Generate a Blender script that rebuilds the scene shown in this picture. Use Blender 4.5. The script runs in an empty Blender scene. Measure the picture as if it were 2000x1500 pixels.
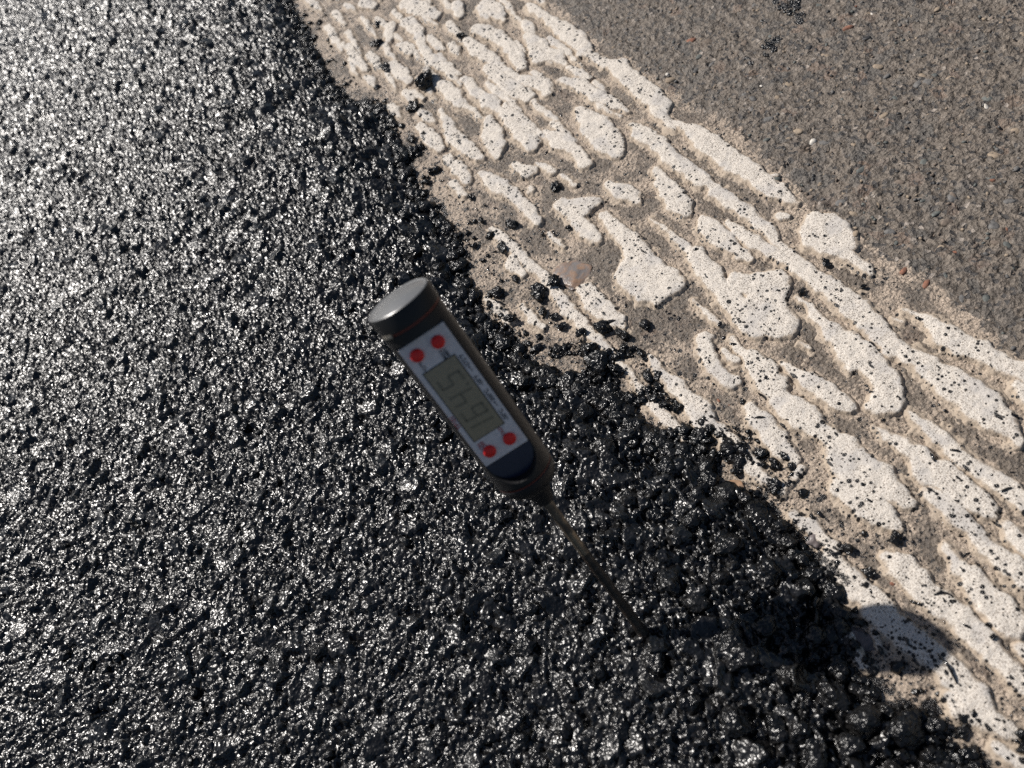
import bpy, bmesh, math, random
import numpy as np
from mathutils import Matrix, Vector

# ------------------------------------------------------------------ camera, sky, sun, exposure
MM = 0.001
scene = bpy.context.scene
col = scene.collection
CAM_H = 0.294
PITCH = math.radians(54.32)
FWD = Vector((0.0, math.cos(PITCH), -math.sin(PITCH)))
DOWN = Vector((0.0, -math.sin(PITCH), -math.cos(PITCH)))
ROLL_R = (0.81856, -0.57443)
ROLL_U = (-0.57443, -0.81856)
cx = Vector((1, 0, 0)) * ROLL_R[0] + DOWN * (-ROLL_U[0])
cy = Vector((1, 0, 0)) * (-ROLL_R[1]) + DOWN * ROLL_U[1]
cz = -FWD
cam_data = bpy.data.cameras.new('camera')
cam = bpy.data.objects.new('camera', cam_data)
col.objects.link(cam)
m = Matrix.Identity(4)
for i in range(3):
    m[i][0], m[i][1], m[i][2] = cx[i], cy[i], cz[i]
m[2][3] = CAM_H
cam.matrix_world = m
cam_data.sensor_width = 36.0
cam_data.lens = 27.0
cam_data.clip_start = 0.005
cam_data.clip_end = 400.0
cam_data.dof.use_dof = True
cam_data.dof.focus_distance = 0.345
cam_data.dof.aperture_fstop = 12.0
scene.camera = cam

SUN_EL = math.radians(44.8)
SUN_AZ = math.radians(-30.2)          # from +Y towards +X
sun_dir = Vector((math.sin(SUN_AZ) * math.cos(SUN_EL), math.cos(SUN_AZ) * math.cos(SUN_EL), math.sin(SUN_EL)))
world = bpy.data.worlds.new('World')
scene.world = world
world.use_nodes = True
wn = world.node_tree
sky = wn.nodes.new('ShaderNodeTexSky')
sky.sky_type = 'NISHITA'
sky.sun_disc = False
sky.sun_elevation = SUN_EL
sky.sun_rotation = SUN_AZ
bg = wn.nodes['Background']
wn.links.new(sky.outputs[0], bg.inputs[0])
bg.inputs[1].default_value = 0.05
sd = bpy.data.lights.new('sun', 'SUN')
sd.energy = 5.0
sd.angle = math.radians(0.53)
sd.color = (1.0, 0.95, 0.89)
sun = bpy.data.objects.new('sun', sd)
col.objects.link(sun)
sun.rotation_euler = (-sun_dir).to_track_quat('-Z', 'Y').to_euler()
sun.location = sun_dir * 3

vs = scene.view_settings
vs.view_transform = 'Standard'
vs.look = 'None'
vs.exposure = 0.2
vs.gamma = 1.0
vs.use_curve_mapping = False
scene.render.engine = 'CYCLES'
scene.cycles.use_denoising = False
scene.cycles.max_bounces = 6
scene.cycles.sample_clamp_indirect = 3.0

# ------------------------------------------------------------------ measured layout of the place, in mm on the ground
BLOBS=[[[72.8,577.0,5.11],[76.7,564.4,3.79]],[[96.4,541.0,7.39],[99.7,523.0,7.25],[104.2,505.4,4.15]],[[119.8,502.0,4.73],[115.6,489.9,3.73]],[[132.4,482.8,5.78],[134.3,470.9,6.85],[132.7,455.7,2.47]],[[75.3,527.9,5.47],[67.8,514.6,3.59]],[[86.7,520.5,6.03],[86.7,502.3,4.73],[81.0,481.6,3.23],[79.5,464.4,5.1],[83.6,448.1,4.45],[86.1,434.5,1.64]],[[90.1,488.7,3.49],[89.7,473.6,3.2],[90.5,466.9,1.7]],[[71.0,502.7,2.6],[72.6,487.7,4.07]],[[106.2,460.0,3.94],[105.9,444.0,5.53],[108.0,430.6,4.9],[108.4,417.1,3.21],[108.2,409.9,1.27]],[[116.9,464.5,5.1],[121.1,447.1,5.55],[122.0,429.5,4.89],[119.7,411.8,4.79],[117.1,402.8,3.68]],[[135.1,427.0,3.25],[134.4,414.6,6.41],[131.4,400.9,7.35],[137.0,393.2,5.2],[136.3,381.8,2.05]],[[152.4,429.3,3.81],[152.7,412.5,5.86],[152.9,396.3,6.79],[151.8,382.6,4.62],[147.3,381.4,3.08]],[[150.6,381.7,3.9],[151.1,370.0,3.03],[152.2,360.2,3.39]],[[136.0,377.3,2.24],[137.6,368.1,3.43],[139.2,359.0,2.39]],[[102.4,422.8,4.31],[102.8,404.8,5.28],[103.3,389.9,6.22],[106.0,377.1,5.1]],[[111.6,393.2,4.16],[117.7,378.0,5.1],[115.9,368.9,3.53]],[[74.3,435.0,4.38],[74.5,419.9,5.91],[73.2,407.4,3.18]],[[58.4,487.7,4.07],[58.9,470.7,5.7],[59.3,459.8,2.82]],[[86.9,423.4,1.62],[86.9,408.8,2.65],[87.7,393.7,5.73],[88.4,381.4,3.07],[90.6,367.6,6.04],[89.8,351.6,7.4],[87.0,338.6,4.36]],[[80.3,382.6,2.57],[75.4,369.1,7.06],[72.0,356.4,5.96],[68.3,348.6,2.46]],[[59.0,402.2,2.1],[56.6,385.3,5.67],[58.7,370.1,5.05],[59.9,356.4,3.47]],[[55.7,449.2,2.78],[58.5,435.6,2.19]],[[43.4,540.1,3.08],[41.8,518.8,4.81],[41.8,501.9,3.54]],[[127.0,372.8,2.03],[132.7,358.4,4.98],[133.8,341.4,4.87],[137.2,328.5,3.83],[138.4,316.6,1.41]],[[121.2,340.2,3.89],[119.8,323.3,8.55],[118.3,305.3,8.34],[117.3,295.2,4.57]],[[98.2,341.4,2.92],[100.8,328.2,6.69],[102.6,316.3,3.76],[101.0,303.0,4.16]],[[152.3,362.3,2.5],[155.8,352.9,5.93],[154.5,338.6,5.82],[153.4,318.3,6.6],[153.6,305.6,5.56],[151.8,299.8,2.76]],[[71.8,334.8,2.41],[74.1,324.5,4.76],[78.2,321.7,2.84]],[[82.3,324.6,1.9],[85.1,312.0,2.62]],[[55.5,343.8,3.42],[57.5,328.2,5.74],[60.8,313.6,3.75],[60.8,297.9,4.13],[60.5,288.0,3.16]],[[69.6,311.1,2.61],[69.3,310.0,2.42]],[[87.1,306.0,1.48],[88.4,293.7,1.64]],[[101.2,279.4,3.12],[103.6,269.9,5.28],[105.9,264.0,3.93],[105.8,259.1,2.17]],[[45.5,414.2,3.2],[45.8,393.9,5.73],[46.3,384.8,3.6]],[[45.4,373.2,3.55],[47.0,357.3,4.97],[46.2,346.6,3.43]],[[38.9,350.9,3.45],[39.1,337.5,2.42]],[[134.3,306.5,2.09],[134.2,296.4,5.49],[135.4,285.1,4.73],[134.5,272.3,4.64],[135.0,258.6,4.55],[135.5,246.5,4.78],[136.5,241.7,2.53],[136.0,234.9,3.76],[136.4,222.6,4.3],[137.5,214.5,3.64],[137.2,204.8,3.58],[137.4,197.0,3.54],[135.3,190.8,2.33],[134.6,182.2,3.16],[135.4,172.3,3.11]],[[132.8,181.6,3.68],[133.5,169.1,4.12],[134.8,158.9,4.79],[135.6,149.5,5.43],[135.4,141.3,5.71],[134.7,132.8,4.92],[134.1,125.5,4.51],[133.4,117.4,4.44],[134.8,110.9,4.38],[136.6,104.1,4.66],[136.7,95.9,5.9],[137.8,88.1,7.09],[138.4,80.1,7.3],[137.7,73.3,5.94],[137.6,68.0,4.02],[136.1,62.2,2.14]],[[147.9,295.7,1.37],[150.2,288.5,2.04],[153.0,276.5,4.67],[152.3,264.8,6.23],[152.7,253.7,6.45],[153.4,242.5,6.65],[154.2,232.8,5.62],[154.1,223.2,4.92],[154.9,214.0,4.85],[155.8,206.1,2.69],[156.6,201.8,0.89]],[[157.7,223.9,1.72],[161.0,222.0,1.47]],[[154.7,188.5,5.23],[153.4,180.3,10.89],[153.5,174.0,9.64],[155.3,168.2,4.49]],[[151.0,166.5,3.36],[151.9,159.8,3.04],[152.5,154.4,2.74],[151.6,150.5,1.2]],[[124.3,269.4,2.64],[121.5,259.7,4.55],[120.1,250.0,5.77],[118.8,241.8,6.33],[118.0,234.3,3.13]],[[103.4,245.2,0.76],[105.0,234.3,1.25],[104.7,225.5,2.16],[105.0,217.6,2.74],[105.6,210.5,4.82],[105.9,202.9,3.57],[105.3,198.3,4.14],[103.4,190.1,4.08]],[[120.3,226.1,2.78],[119.5,219.1,5.5],[119.9,209.8,5.72],[120.3,201.9,3.57],[120.9,196.1,2.94],[121.0,190.8,1.46]],[[128.0,215.6,1.82],[127.9,206.9,3.6],[129.0,197.2,4.13],[130.9,188.0,3.48],[132.3,179.4,2.86]],[[146.3,201.7,2.67],[147.8,199.1,2.07]],[[87.9,264.2,2.95],[87.9,252.2,4.18],[88.3,240.2,5.37],[86.6,229.8,6.84],[80.4,221.9,11.66],[81.4,212.6,11.49],[85.3,209.8,9.03],[87.9,205.2,5.98],[77.2,202.5,3.27]],[[75.7,287.3,4.74],[78.7,281.5,6.05],[83.5,277.5,6.34],[89.3,276.3,4.0]],[[76.4,275.2,3.99],[76.0,272.0,4.31],[76.1,263.4,4.91],[76.8,254.5,3.55]],[[60.6,276.0,1.0],[61.4,268.0,1.65],[61.6,263.1,0.98]],[[55.6,232.5,4.37],[54.8,222.9,5.23],[55.7,214.0,5.45],[57.0,206.0,4.19],[57.7,200.5,1.78]],[[39.2,302.1,2.77],[40.4,292.1,3.41],[41.8,278.6,3.34],[42.6,266.1,2.96],[44.3,255.5,2.91],[43.8,241.8,2.85],[43.0,228.0,3.72],[43.4,215.6,3.34],[44.2,204.3,2.68],[45.1,192.4,2.34],[45.8,182.8,2.02],[46.0,173.9,1.7]],[[45.4,182.3,2.01],[45.6,174.3,1.7],[45.2,167.8,2.53],[44.8,157.5,3.31],[45.0,150.1,3.26],[45.2,143.0,2.42],[44.9,137.2,1.06]],[[14.5,264.6,1.97],[15.7,253.8,2.9],[16.8,243.3,2.54]],[[26.1,246.0,2.23],[26.6,236.3,2.82],[27.8,228.1,2.17]],[[43.0,282.2,2.02],[35.9,274.0,3.65],[36.6,264.1,2.62]],[[102.6,205.1,3.58],[102.9,195.3,4.7],[102.1,183.0,5.37],[101.3,172.4,6.03],[102.1,161.9,7.4],[105.7,157.4,6.98],[109.3,155.2,7.68],[112.3,152.4,3.28]],[[109.8,184.5,6.16],[114.6,178.6,6.86],[120.8,173.8,6.8],[111.4,167.8,9.73]],[[122.8,161.8,0.89],[122.9,154.4,1.46],[121.3,145.2,2.88],[121.4,138.2,4.26],[121.4,130.4,5.95],[122.0,123.4,6.91],[122.1,116.9,5.46],[121.1,109.5,5.38],[118.9,104.4,5.33],[114.9,101.8,5.96],[110.2,102.0,3.65]],[[116.3,127.4,2.78],[116.4,120.9,3.44]],[[89.4,189.9,0.93],[89.4,181.1,1.91],[90.5,172.7,1.36]],[[80.7,170.8,3.91],[77.1,164.7,3.35],[75.1,158.4,3.31],[75.2,151.6,3.64],[75.9,146.6,4.18]],[[89.4,164.1,1.49],[88.8,157.6,1.84],[89.3,150.3,3.63],[89.3,142.5,6.44],[88.3,135.9,6.36],[85.8,128.6,4.18],[86.3,121.0,5.5],[87.8,114.8,6.12],[87.8,109.0,4.03],[89.2,104.0,3.99],[89.7,97.1,5.91],[87.4,91.7,7.14],[87.8,86.0,7.71],[90.6,80.3,6.98],[91.0,73.2,5.0],[92.3,67.3,2.78]],[[83.5,160.0,2.21],[84.1,152.7,2.19]],[[78.6,84.4,4.48],[80.1,79.9,5.71],[82.0,74.3,6.27],[82.1,68.5,5.57],[83.5,63.4,3.06],[83.7,60.9,1.46]],[[97.5,139.7,1.07],[98.4,133.5,2.46],[99.8,127.0,3.48],[101.1,118.6,4.79],[101.9,112.9,4.74],[103.0,108.5,2.69],[104.4,106.4,1.0]],[[74.7,131.8,2.81],[73.9,125.4,4.85],[73.1,116.2,4.77],[72.4,108.2,4.36],[72.5,103.4,2.66]],[[58.0,181.3,0.86],[57.0,174.7,2.27],[56.4,167.0,1.96],[57.3,160.8,3.6],[57.3,154.2,3.29],[58.1,145.5,5.66],[57.0,138.6,4.8],[58.4,132.9,2.9],[58.8,125.8,3.38],[58.9,117.8,3.84],[58.6,110.3,3.54],[59.0,103.9,2.49],[60.2,100.2,1.49]],[[60.8,95.8,1.72],[63.6,97.6,1.48],[68.2,98.1,1.23],[72.7,98.5,2.22]],[[148.8,127.6,1.04],[150.2,122.8,1.72],[150.9,116.6,3.41],[150.6,109.3,5.38],[151.6,102.1,5.3],[154.2,96.6,4.92],[155.2,89.7,4.53],[156.3,84.7,3.84],[158.5,80.8,4.45],[158.6,75.0,3.77]],[[152.7,78.2,2.53],[152.4,72.0,3.43],[151.0,64.9,2.46]],[[142.3,128.0,1.04],[143.7,124.9,1.04]],[[117.3,93.1,1.3],[117.5,89.2,1.94],[118.1,84.0,3.2],[118.3,79.3,3.48],[118.0,74.3,3.13],[118.0,67.3,3.09],[119.0,61.5,3.05],[119.9,55.8,3.32],[120.8,50.3,3.58],[121.3,45.2,3.54],[120.9,39.3,2.33]],[[104.3,96.3,0.98],[105.0,90.2,2.27],[106.7,84.3,3.2],[107.8,78.1,4.11],[105.8,71.9,5.3],[109.1,66.7,5.86],[108.4,59.8,5.78],[109.5,55.0,5.42],[110.5,49.4,3.57]],[[100.2,64.5,3.38],[102.2,58.1,4.54],[101.6,51.5,3.29],[101.0,45.0,3.24],[100.4,40.2,3.5],[101.1,36.0,4.04],[101.8,30.5,4.56],[102.1,25.4,3.95]],[[108.4,143.4,0.86],[109.2,138.1,0.85]],[[90.9,47.9,1.19],[90.0,44.1,1.76],[88.7,39.9,2.91],[89.5,35.0,4.03],[88.7,30.0,4.56],[87.9,24.4,5.62],[87.5,19.3,5.56],[87.5,15.4,2.75]],[[73.2,55.5,2.41],[74.6,50.7,5.07],[74.8,45.4,5.01],[74.1,39.5,4.36],[75.1,34.6,5.18],[76.9,29.2,4.83],[77.0,23.8,4.21],[77.2,18.5,4.16],[76.9,13.6,3.56],[77.0,7.9,3.52],[77.2,2.3,3.47],[76.9,-2.2,2.11]],[[58.3,87.2,1.93],[59.5,81.2,3.18],[60.8,75.4,2.51],[61.1,69.6,2.48],[57.8,65.0,3.69],[57.4,58.5,4.85],[57.7,53.0,4.8],[58.9,47.9,4.74],[58.4,43.3,5.57],[58.9,36.1,4.91],[59.7,30.2,5.41],[61.2,24.5,4.78],[62.4,19.3,4.17],[62.3,14.4,4.67],[61.9,8.6,5.42],[61.0,3.7,5.09],[61.7,-0.7,4.24],[63.4,-4.1,2.89],[64.3,-6.3,1.04]],[[44.6,42.3,2.93],[42.2,37.1,2.6],[42.3,31.8,2.29]],[[53.2,39.2,0.87],[50.3,34.4,0.86]],[[56.5,7.2,3.78],[57.0,11.0,2.73]],[[57.5,-5.5,2.09],[58.9,-9.7,2.59],[60.0,-14.1,2.82],[60.3,-18.5,2.03]],[[110.5,41.7,2.34],[109.9,37.0,2.89],[110.1,31.7,2.86]],[[84.8,10.9,2.18],[84.4,6.1,3.23]]]
EDGE=[[22.6,855.4],[25.3,737.1],[29.2,647.6],[21.4,577.3],[15.9,522.4],[16.7,485.1],[31.1,462.9],[31.4,442.7],[28.4,418.6],[24.3,390.9],[17.9,364.3],[20.8,345.8],[20.1,323.4],[17.5,307.2],[11.0,289.6],[8.2,271.9],[5.5,255.0],[9.2,239.2],[10.8,218.2],[16.3,200.4],[25.1,189.2],[29.5,170.1],[33.4,159.7],[33.7,142.9],[37.5,131.9],[43.2,120.7],[39.9,111.4],[48.0,105.9],[52.8,94.3],[48.9,85.1],[50.9,81.1],[51.1,73.3],[51.4,64.3],[49.7,55.6],[45.0,53.8],[41.8,44.8],[36.4,36.2],[37.8,30.0],[38.0,24.8],[35.9,19.5],[40.0,18.0],[47.6,12.6],[46.5,6.7],[42.0,2.0],[47.4,-2.4],[46.3,-7.2],[46.7,-17.0],[45.9,-30.1]]
FILM_EDGE=[[163.4,444.4],[158.5,401.3],[162.3,358.2],[163.9,321.9],[165.0,286.2],[166.7,258.5],[163.4,231.0],[160.0,201.5],[160.6,179.0],[162.2,153.3],[164.5,136.0],[164.5,115.0],[161.8,101.2],[159.6,81.8]]
CRUMBS=[[64.5,445.3,7.31],[49.8,433.2,4.59],[104.8,468.0,2.73],[60.4,518.0,3.97],[52.1,485.2,2.78],[80.4,301.8,2.77],[50.0,295.8,3.29],[46.0,246.7,3.95],[36.2,245.9,4.46],[32.5,235.9,2.82],[35.1,229.4,2.36],[49.6,207.0,4.49],[55.0,195.9,3.53],[51.6,191.5,1.99],[53.5,188.5,1.51],[55.3,184.4,2.31],[54.8,179.9,1.26],[65.6,195.1,2.64],[41.2,210.9,2.89],[38.5,201.1,5.04],[36.8,190.7,6.42],[42.4,183.1,4.32],[54.6,169.4,1.91],[51.4,164.9,1.9],[52.8,150.4,2.18],[53.2,112.5,2.44],[59.6,98.7,2.96],[73.8,136.0,1.59],[51.6,135.8,1.59],[44.6,142.3,1.29],[64.9,65.3,2.71],[64.9,55.3,2.17],[80.4,59.4,2.55],[52.7,2.0,1.92],[80.0,17.9,1.11],[145.3,147.5,1.15],[52.5,113.2,2.71],[125.8,162.0,1.93],[143.0,167.4,1.94],[148.8,121.4,1.1],[37.3,286.7,3.25],[36.4,299.3,2.76],[25.7,299.8,2.21],[20.8,263.0,3.92],[32.0,263.1,2.22],[18.2,243.1,3.17],[35.1,221.4,2.7],[58.1,278.6,1.2],[37.9,313.7,1.97],[49.5,295.7,3.15],[70.5,271.0,1.98],[69.4,539.6,2.95],[53.8,488.5,3.26],[32.9,396.2,3.55],[33.2,371.1,3.03],[35.9,407.9,2.97],[41.4,333.1,1.92]]
CHIPS=[[194.0,335.4,4.05,3],[249.3,274.5,3.19,3],[218.3,154.4,2.41,3],[203.9,131.5,2.52,3],[282.2,250.0,2.56,0],[194.9,262.9,1.57,0],[265.5,223.4,1.97,3],[181.9,136.3,1.7,3],[162.2,143.0,2.79,3],[163.5,132.3,2.95,3],[67.1,143.0,1.07,3],[69.0,138.6,0.75,3],[68.3,47.8,1.07,3],[169.3,324.6,2.0,5],[186.1,226.1,2.22,5],[159.6,220.6,2.45,2],[161.2,170.2,2.25,0],[244.4,166.8,2.24,0]]
BIG_STONES=[[10.3,54.1,6.51],[-4.3,38.7,6.98],[5.7,31.2,5.15],[27.0,29.8,7.18],[19.7,42.0,4.57],[29.8,18.1,6.99],[40.1,11.6,7.54],[9.3,59.9,7.32],[-14.1,70.2,6.73],[35.7,48.4,6.07],[47.9,93.1,7.06],[33.6,111.8,6.11],[36.3,72.9,6.77],[43.2,62.4,4.42],[30.5,88.8,6.61],[31.7,129.7,5.9],[15.6,151.3,5.7],[-2.5,315.9,7.4],[28.0,150.3,5.25],[19.2,173.4,5.47],[-146.0,154.3,7.5],[-127.3,148.2,5.23],[-153.9,162.0,6.26],[5.1,346.7,4.16],[3.6,297.6,4.99],[11.3,26.9,5.1],[10.4,18.6,5.66],[-13.3,51.5,5.39],[-36.6,58.4,5.47],[-45.9,78.3,4.95],[-96.3,91.3,5.47],[-128.4,339.4,4.7],[21.4,15.4,4.96],[41.1,0.9,4.15]]
TAR=[[241.9,308.6,3.72],[241.3,301.1,2.76],[241.2,314.7,2.44],[246.6,311.5,2.8],[238.2,297.4,1.65],[242.2,320.7,2.27],[219.1,297.3,3.66],[221.6,296.2,2.38],[215.9,297.4,2.2],[216.3,292.4,2.0],[211.7,292.2,1.27],[202.8,293.6,1.64],[204.4,297.8,1.1],[228.1,314.7,1.31],[226.6,312.1,0.94],[186.9,217.7,1.14],[209.8,253.4,1.2]]
STRANDS=[[[63.2,23.0],[62.7,18.2],[61.3,13.1]],[[75.8,37.5],[78.4,36.6],[79.9,34.8]],[[68.6,40.4],[70.0,38.1],[70.2,36.9]],[[117.9,51.7],[120.0,51.3],[121.7,50.8]],[[117.0,72.9],[118.1,71.6],[119.1,70.3]],[[59.1,31.8],[57.7,29.5]],[[56.3,25.8],[56.1,23.1]],[[111.1,75.9],[109.8,72.5]],[[72.8,126.6],[75.7,124.3]],[[73.1,126.5],[75.6,124.4]]]
ENTRY=[-12.65,79.39,11.5]
AXIS=[0.00094,0.49916,0.86651]
FACE=[0.05927,-0.86502,0.49823]
NOSE=70.61
WORN=[[56.4, 244.6, 9.54, 10.81, 0.3, 'flat', 'grey and rust stained flat stone showing through the paint'], [45.1, 148.5, 1.9, 4.34, 0.2, 'rust', 'long rusty stone at the edge of the fresh asphalt'], [47.2, 107.6, 4.77, 5.02, 0.2, 'rust', 'orange brown stone at the fresh edge below the paint ridges'], [58.6, 74.6, 4.71, 4.4, 0.2, 'dark', 'dark brown stone rimmed by tar at the fresh asphalt edge'], [47.3, 39.7, 3.49, 7.56, 0.3, 'dark', 'grey flat stone inside the thermometer shadow'], [56.3, 143.9, 4.03, 3.76, 0.2, 'dark', 'small brown stone ringed by white paint'], [152.7, 330.9, 3.96, 2.88, 0.9, 'dark', 'dark flat stone at the upper right rim of the marking']]

rng = np.random.default_rng(7)
random.seed(7)

# ------------------------------------------------------------------ numeric helpers
def hash2(ix, iy, seed):
    h = (ix.astype(np.int64) * 374761393 + iy.astype(np.int64) * 668265263 + seed * 2147483647) & 0xFFFFFFFF
    h = ((h ^ (h >> 13)) * 1274126177) & 0xFFFFFFFF
    h = ((h ^ (h >> 16)) * 2246822519) & 0xFFFFFFFF
    h = h ^ (h >> 15)
    return (h & 0xFFFFFF) / float(0x1000000)

def noise(x, y, cell, seed=0):
    """smooth lattice noise in -1..1"""
    x = np.asarray(x) / cell; y = np.asarray(y) / cell
    ix = np.floor(x); iy = np.floor(y); fx = x - ix; fy = y - iy
    ux = fx * fx * fx * (fx * (fx * 6 - 15) + 10); uy = fy * fy * fy * (fy * (fy * 6 - 15) + 10)
    def g(a, b):
        t = hash2(ix + a, iy + b, seed) * 2 * math.pi
        return np.cos(t) * (fx - a) + np.sin(t) * (fy - b)
    n0 = g(0, 0) * (1 - ux) + g(1, 0) * ux
    n1 = g(0, 1) * (1 - ux) + g(1, 1) * ux
    return (n0 * (1 - uy) + n1 * uy) * 1.5

def fbm(x, y, cell, octaves=3, seed=0):
    s = 0; a = 1.0
    for o in range(octaves):
        s = s + a * noise(x, y, cell / 2 ** o, seed + o * 17); a *= 0.5
    return s

def worley(x, y, cell, seed):
    """F1, F2-F1, per-cell randoms and the offset to the cell's point, all in mm"""
    gx = np.floor(x / cell); gy = np.floor(y / cell)
    f1 = np.full(x.shape, 1e9); f2 = np.full(x.shape, 1e9)
    bx = np.zeros(x.shape); by = np.zeros(x.shape); bi = np.zeros(x.shape); bj = np.zeros(x.shape)
    for a in (-1, 0, 1):
        for b in (-1, 0, 1):
            ci = gx + a; cj = gy + b
            px = (ci + hash2(ci, cj, seed)) * cell; py = (cj + hash2(ci, cj, seed + 5)) * cell
            d = np.hypot(x - px, y - py)
            closer = d < f1
            f2 = np.where(closer, f1, np.minimum(f2, d))
            f1 = np.where(closer, d, f1)
            bx = np.where(closer, x - px, bx); by = np.where(closer, y - py, by)
            bi = np.where(closer, ci, bi); bj = np.where(closer, cj, bj)
    r = [hash2(bi, bj, seed + 11 + k) for k in range(4)]
    return f1, f2 - f1, r, bx, by

def sstep(a, b, x):
    t = np.clip((x - a) / (b - a), 0, 1)
    return t * t * (3 - 2 * t)

_e = np.array(sorted([(y, x) for x, y in EDGE]))
def edge_x(y):
    y = np.asarray(y, float)
    base = np.interp(y, _e[:, 0], _e[:, 1])
    far = sstep(_e[-1, 0], _e[-1, 0] + 80, y) + sstep(-_e[0, 0], -_e[0, 0] + 40, -y)
    return base + far * (8 * noise(y, y * 0 + 3.3, 60, 3))
_f = np.array(sorted([(y, x) for x, y in FILM_EDGE]))
def film_x(y):
    return np.interp(y, _f[:, 0], _f[:, 1]) + 2.5 * noise(np.asarray(y, float), np.asarray(y, float) * 0 + 9.1, 14, 21)

def graded(lo, hi, step, far_lo, far_hi, grow=1.35, step_hi=None):
    a = [lo]
    n = 0
    while a[-1] < hi:
        t = (a[-1] - lo) / (hi - lo)
        a.append(a[-1] + (step if step_hi is None else step + (step_hi - step) * t ** 1.3))
    d = a[-1] - a[-2]
    while a[-1] < far_hi:
        d *= grow; a.append(a[-1] + d)
    b = []; d = step; c = lo
    while c > far_lo:
        d *= grow; c -= d; b.append(c)
    return np.array(b[::-1] + a)

# ------------------------------------------------------------------ object helpers
def fast_mesh(name, verts, faces, smooth=True):
    """verts (n,3) in metres, faces (k,3 or 4) integer array"""
    me = bpy.data.meshes.new(name)
    v = np.asarray(verts, np.float32); fa = np.asarray(faces, np.int32)
    k = fa.shape[1]
    me.vertices.add(len(v)); me.vertices.foreach_set('co', v.ravel())
    me.loops.add(fa.size); me.loops.foreach_set('vertex_index', fa.ravel())
    me.polygons.add(len(fa)); me.polygons.foreach_set('loop_start', np.arange(0, fa.size, k, dtype=np.int32))
    me.polygons.foreach_set('use_smooth', np.full(len(fa), smooth))
    me.update(calc_edges=True)
    return me

def float_attr(me, name, vals):
    a = me.attributes.new(name, 'FLOAT', 'POINT')
    a.data.foreach_set('value', np.asarray(vals, np.float32).ravel())

def link(name, me, mat=None, parent=None):
    o = bpy.data.objects.new(name, me)
    col.objects.link(o)
    if mat and me is not None and len(me.materials) == 0:
        me.materials.append(mat)
    if parent:
        o.parent = parent
    return o

def tag(o, label=None, category=None, group=None, kind=None):
    for k, v in (('label', label), ('category', category), ('group', group), ('kind', kind)):
        if v:
            o[k] = v
    return o

def sheet(xs, ys, zfun, keep=None):
    X, Y = np.meshgrid(xs, ys)
    Z = zfun(X, Y)
    nx = len(xs); ny = len(ys)
    idx = np.arange(nx * ny).reshape(ny, nx)
    q = np.stack([idx[:-1, :-1], idx[:-1, 1:], idx[1:, 1:], idx[1:, :-1]], -1).reshape(-1, 4)
    V = np.stack([X.ravel(), Y.ravel(), Z.ravel()], -1)
    if keep is not None:
        k = keep(X, Y).ravel()
        q = q[k[q].any(1)]
        used = np.zeros(len(V), bool); used[q.ravel()] = True
        remap = np.cumsum(used) - 1
        V = V[used]; q = remap[q]
    return V, q

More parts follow.
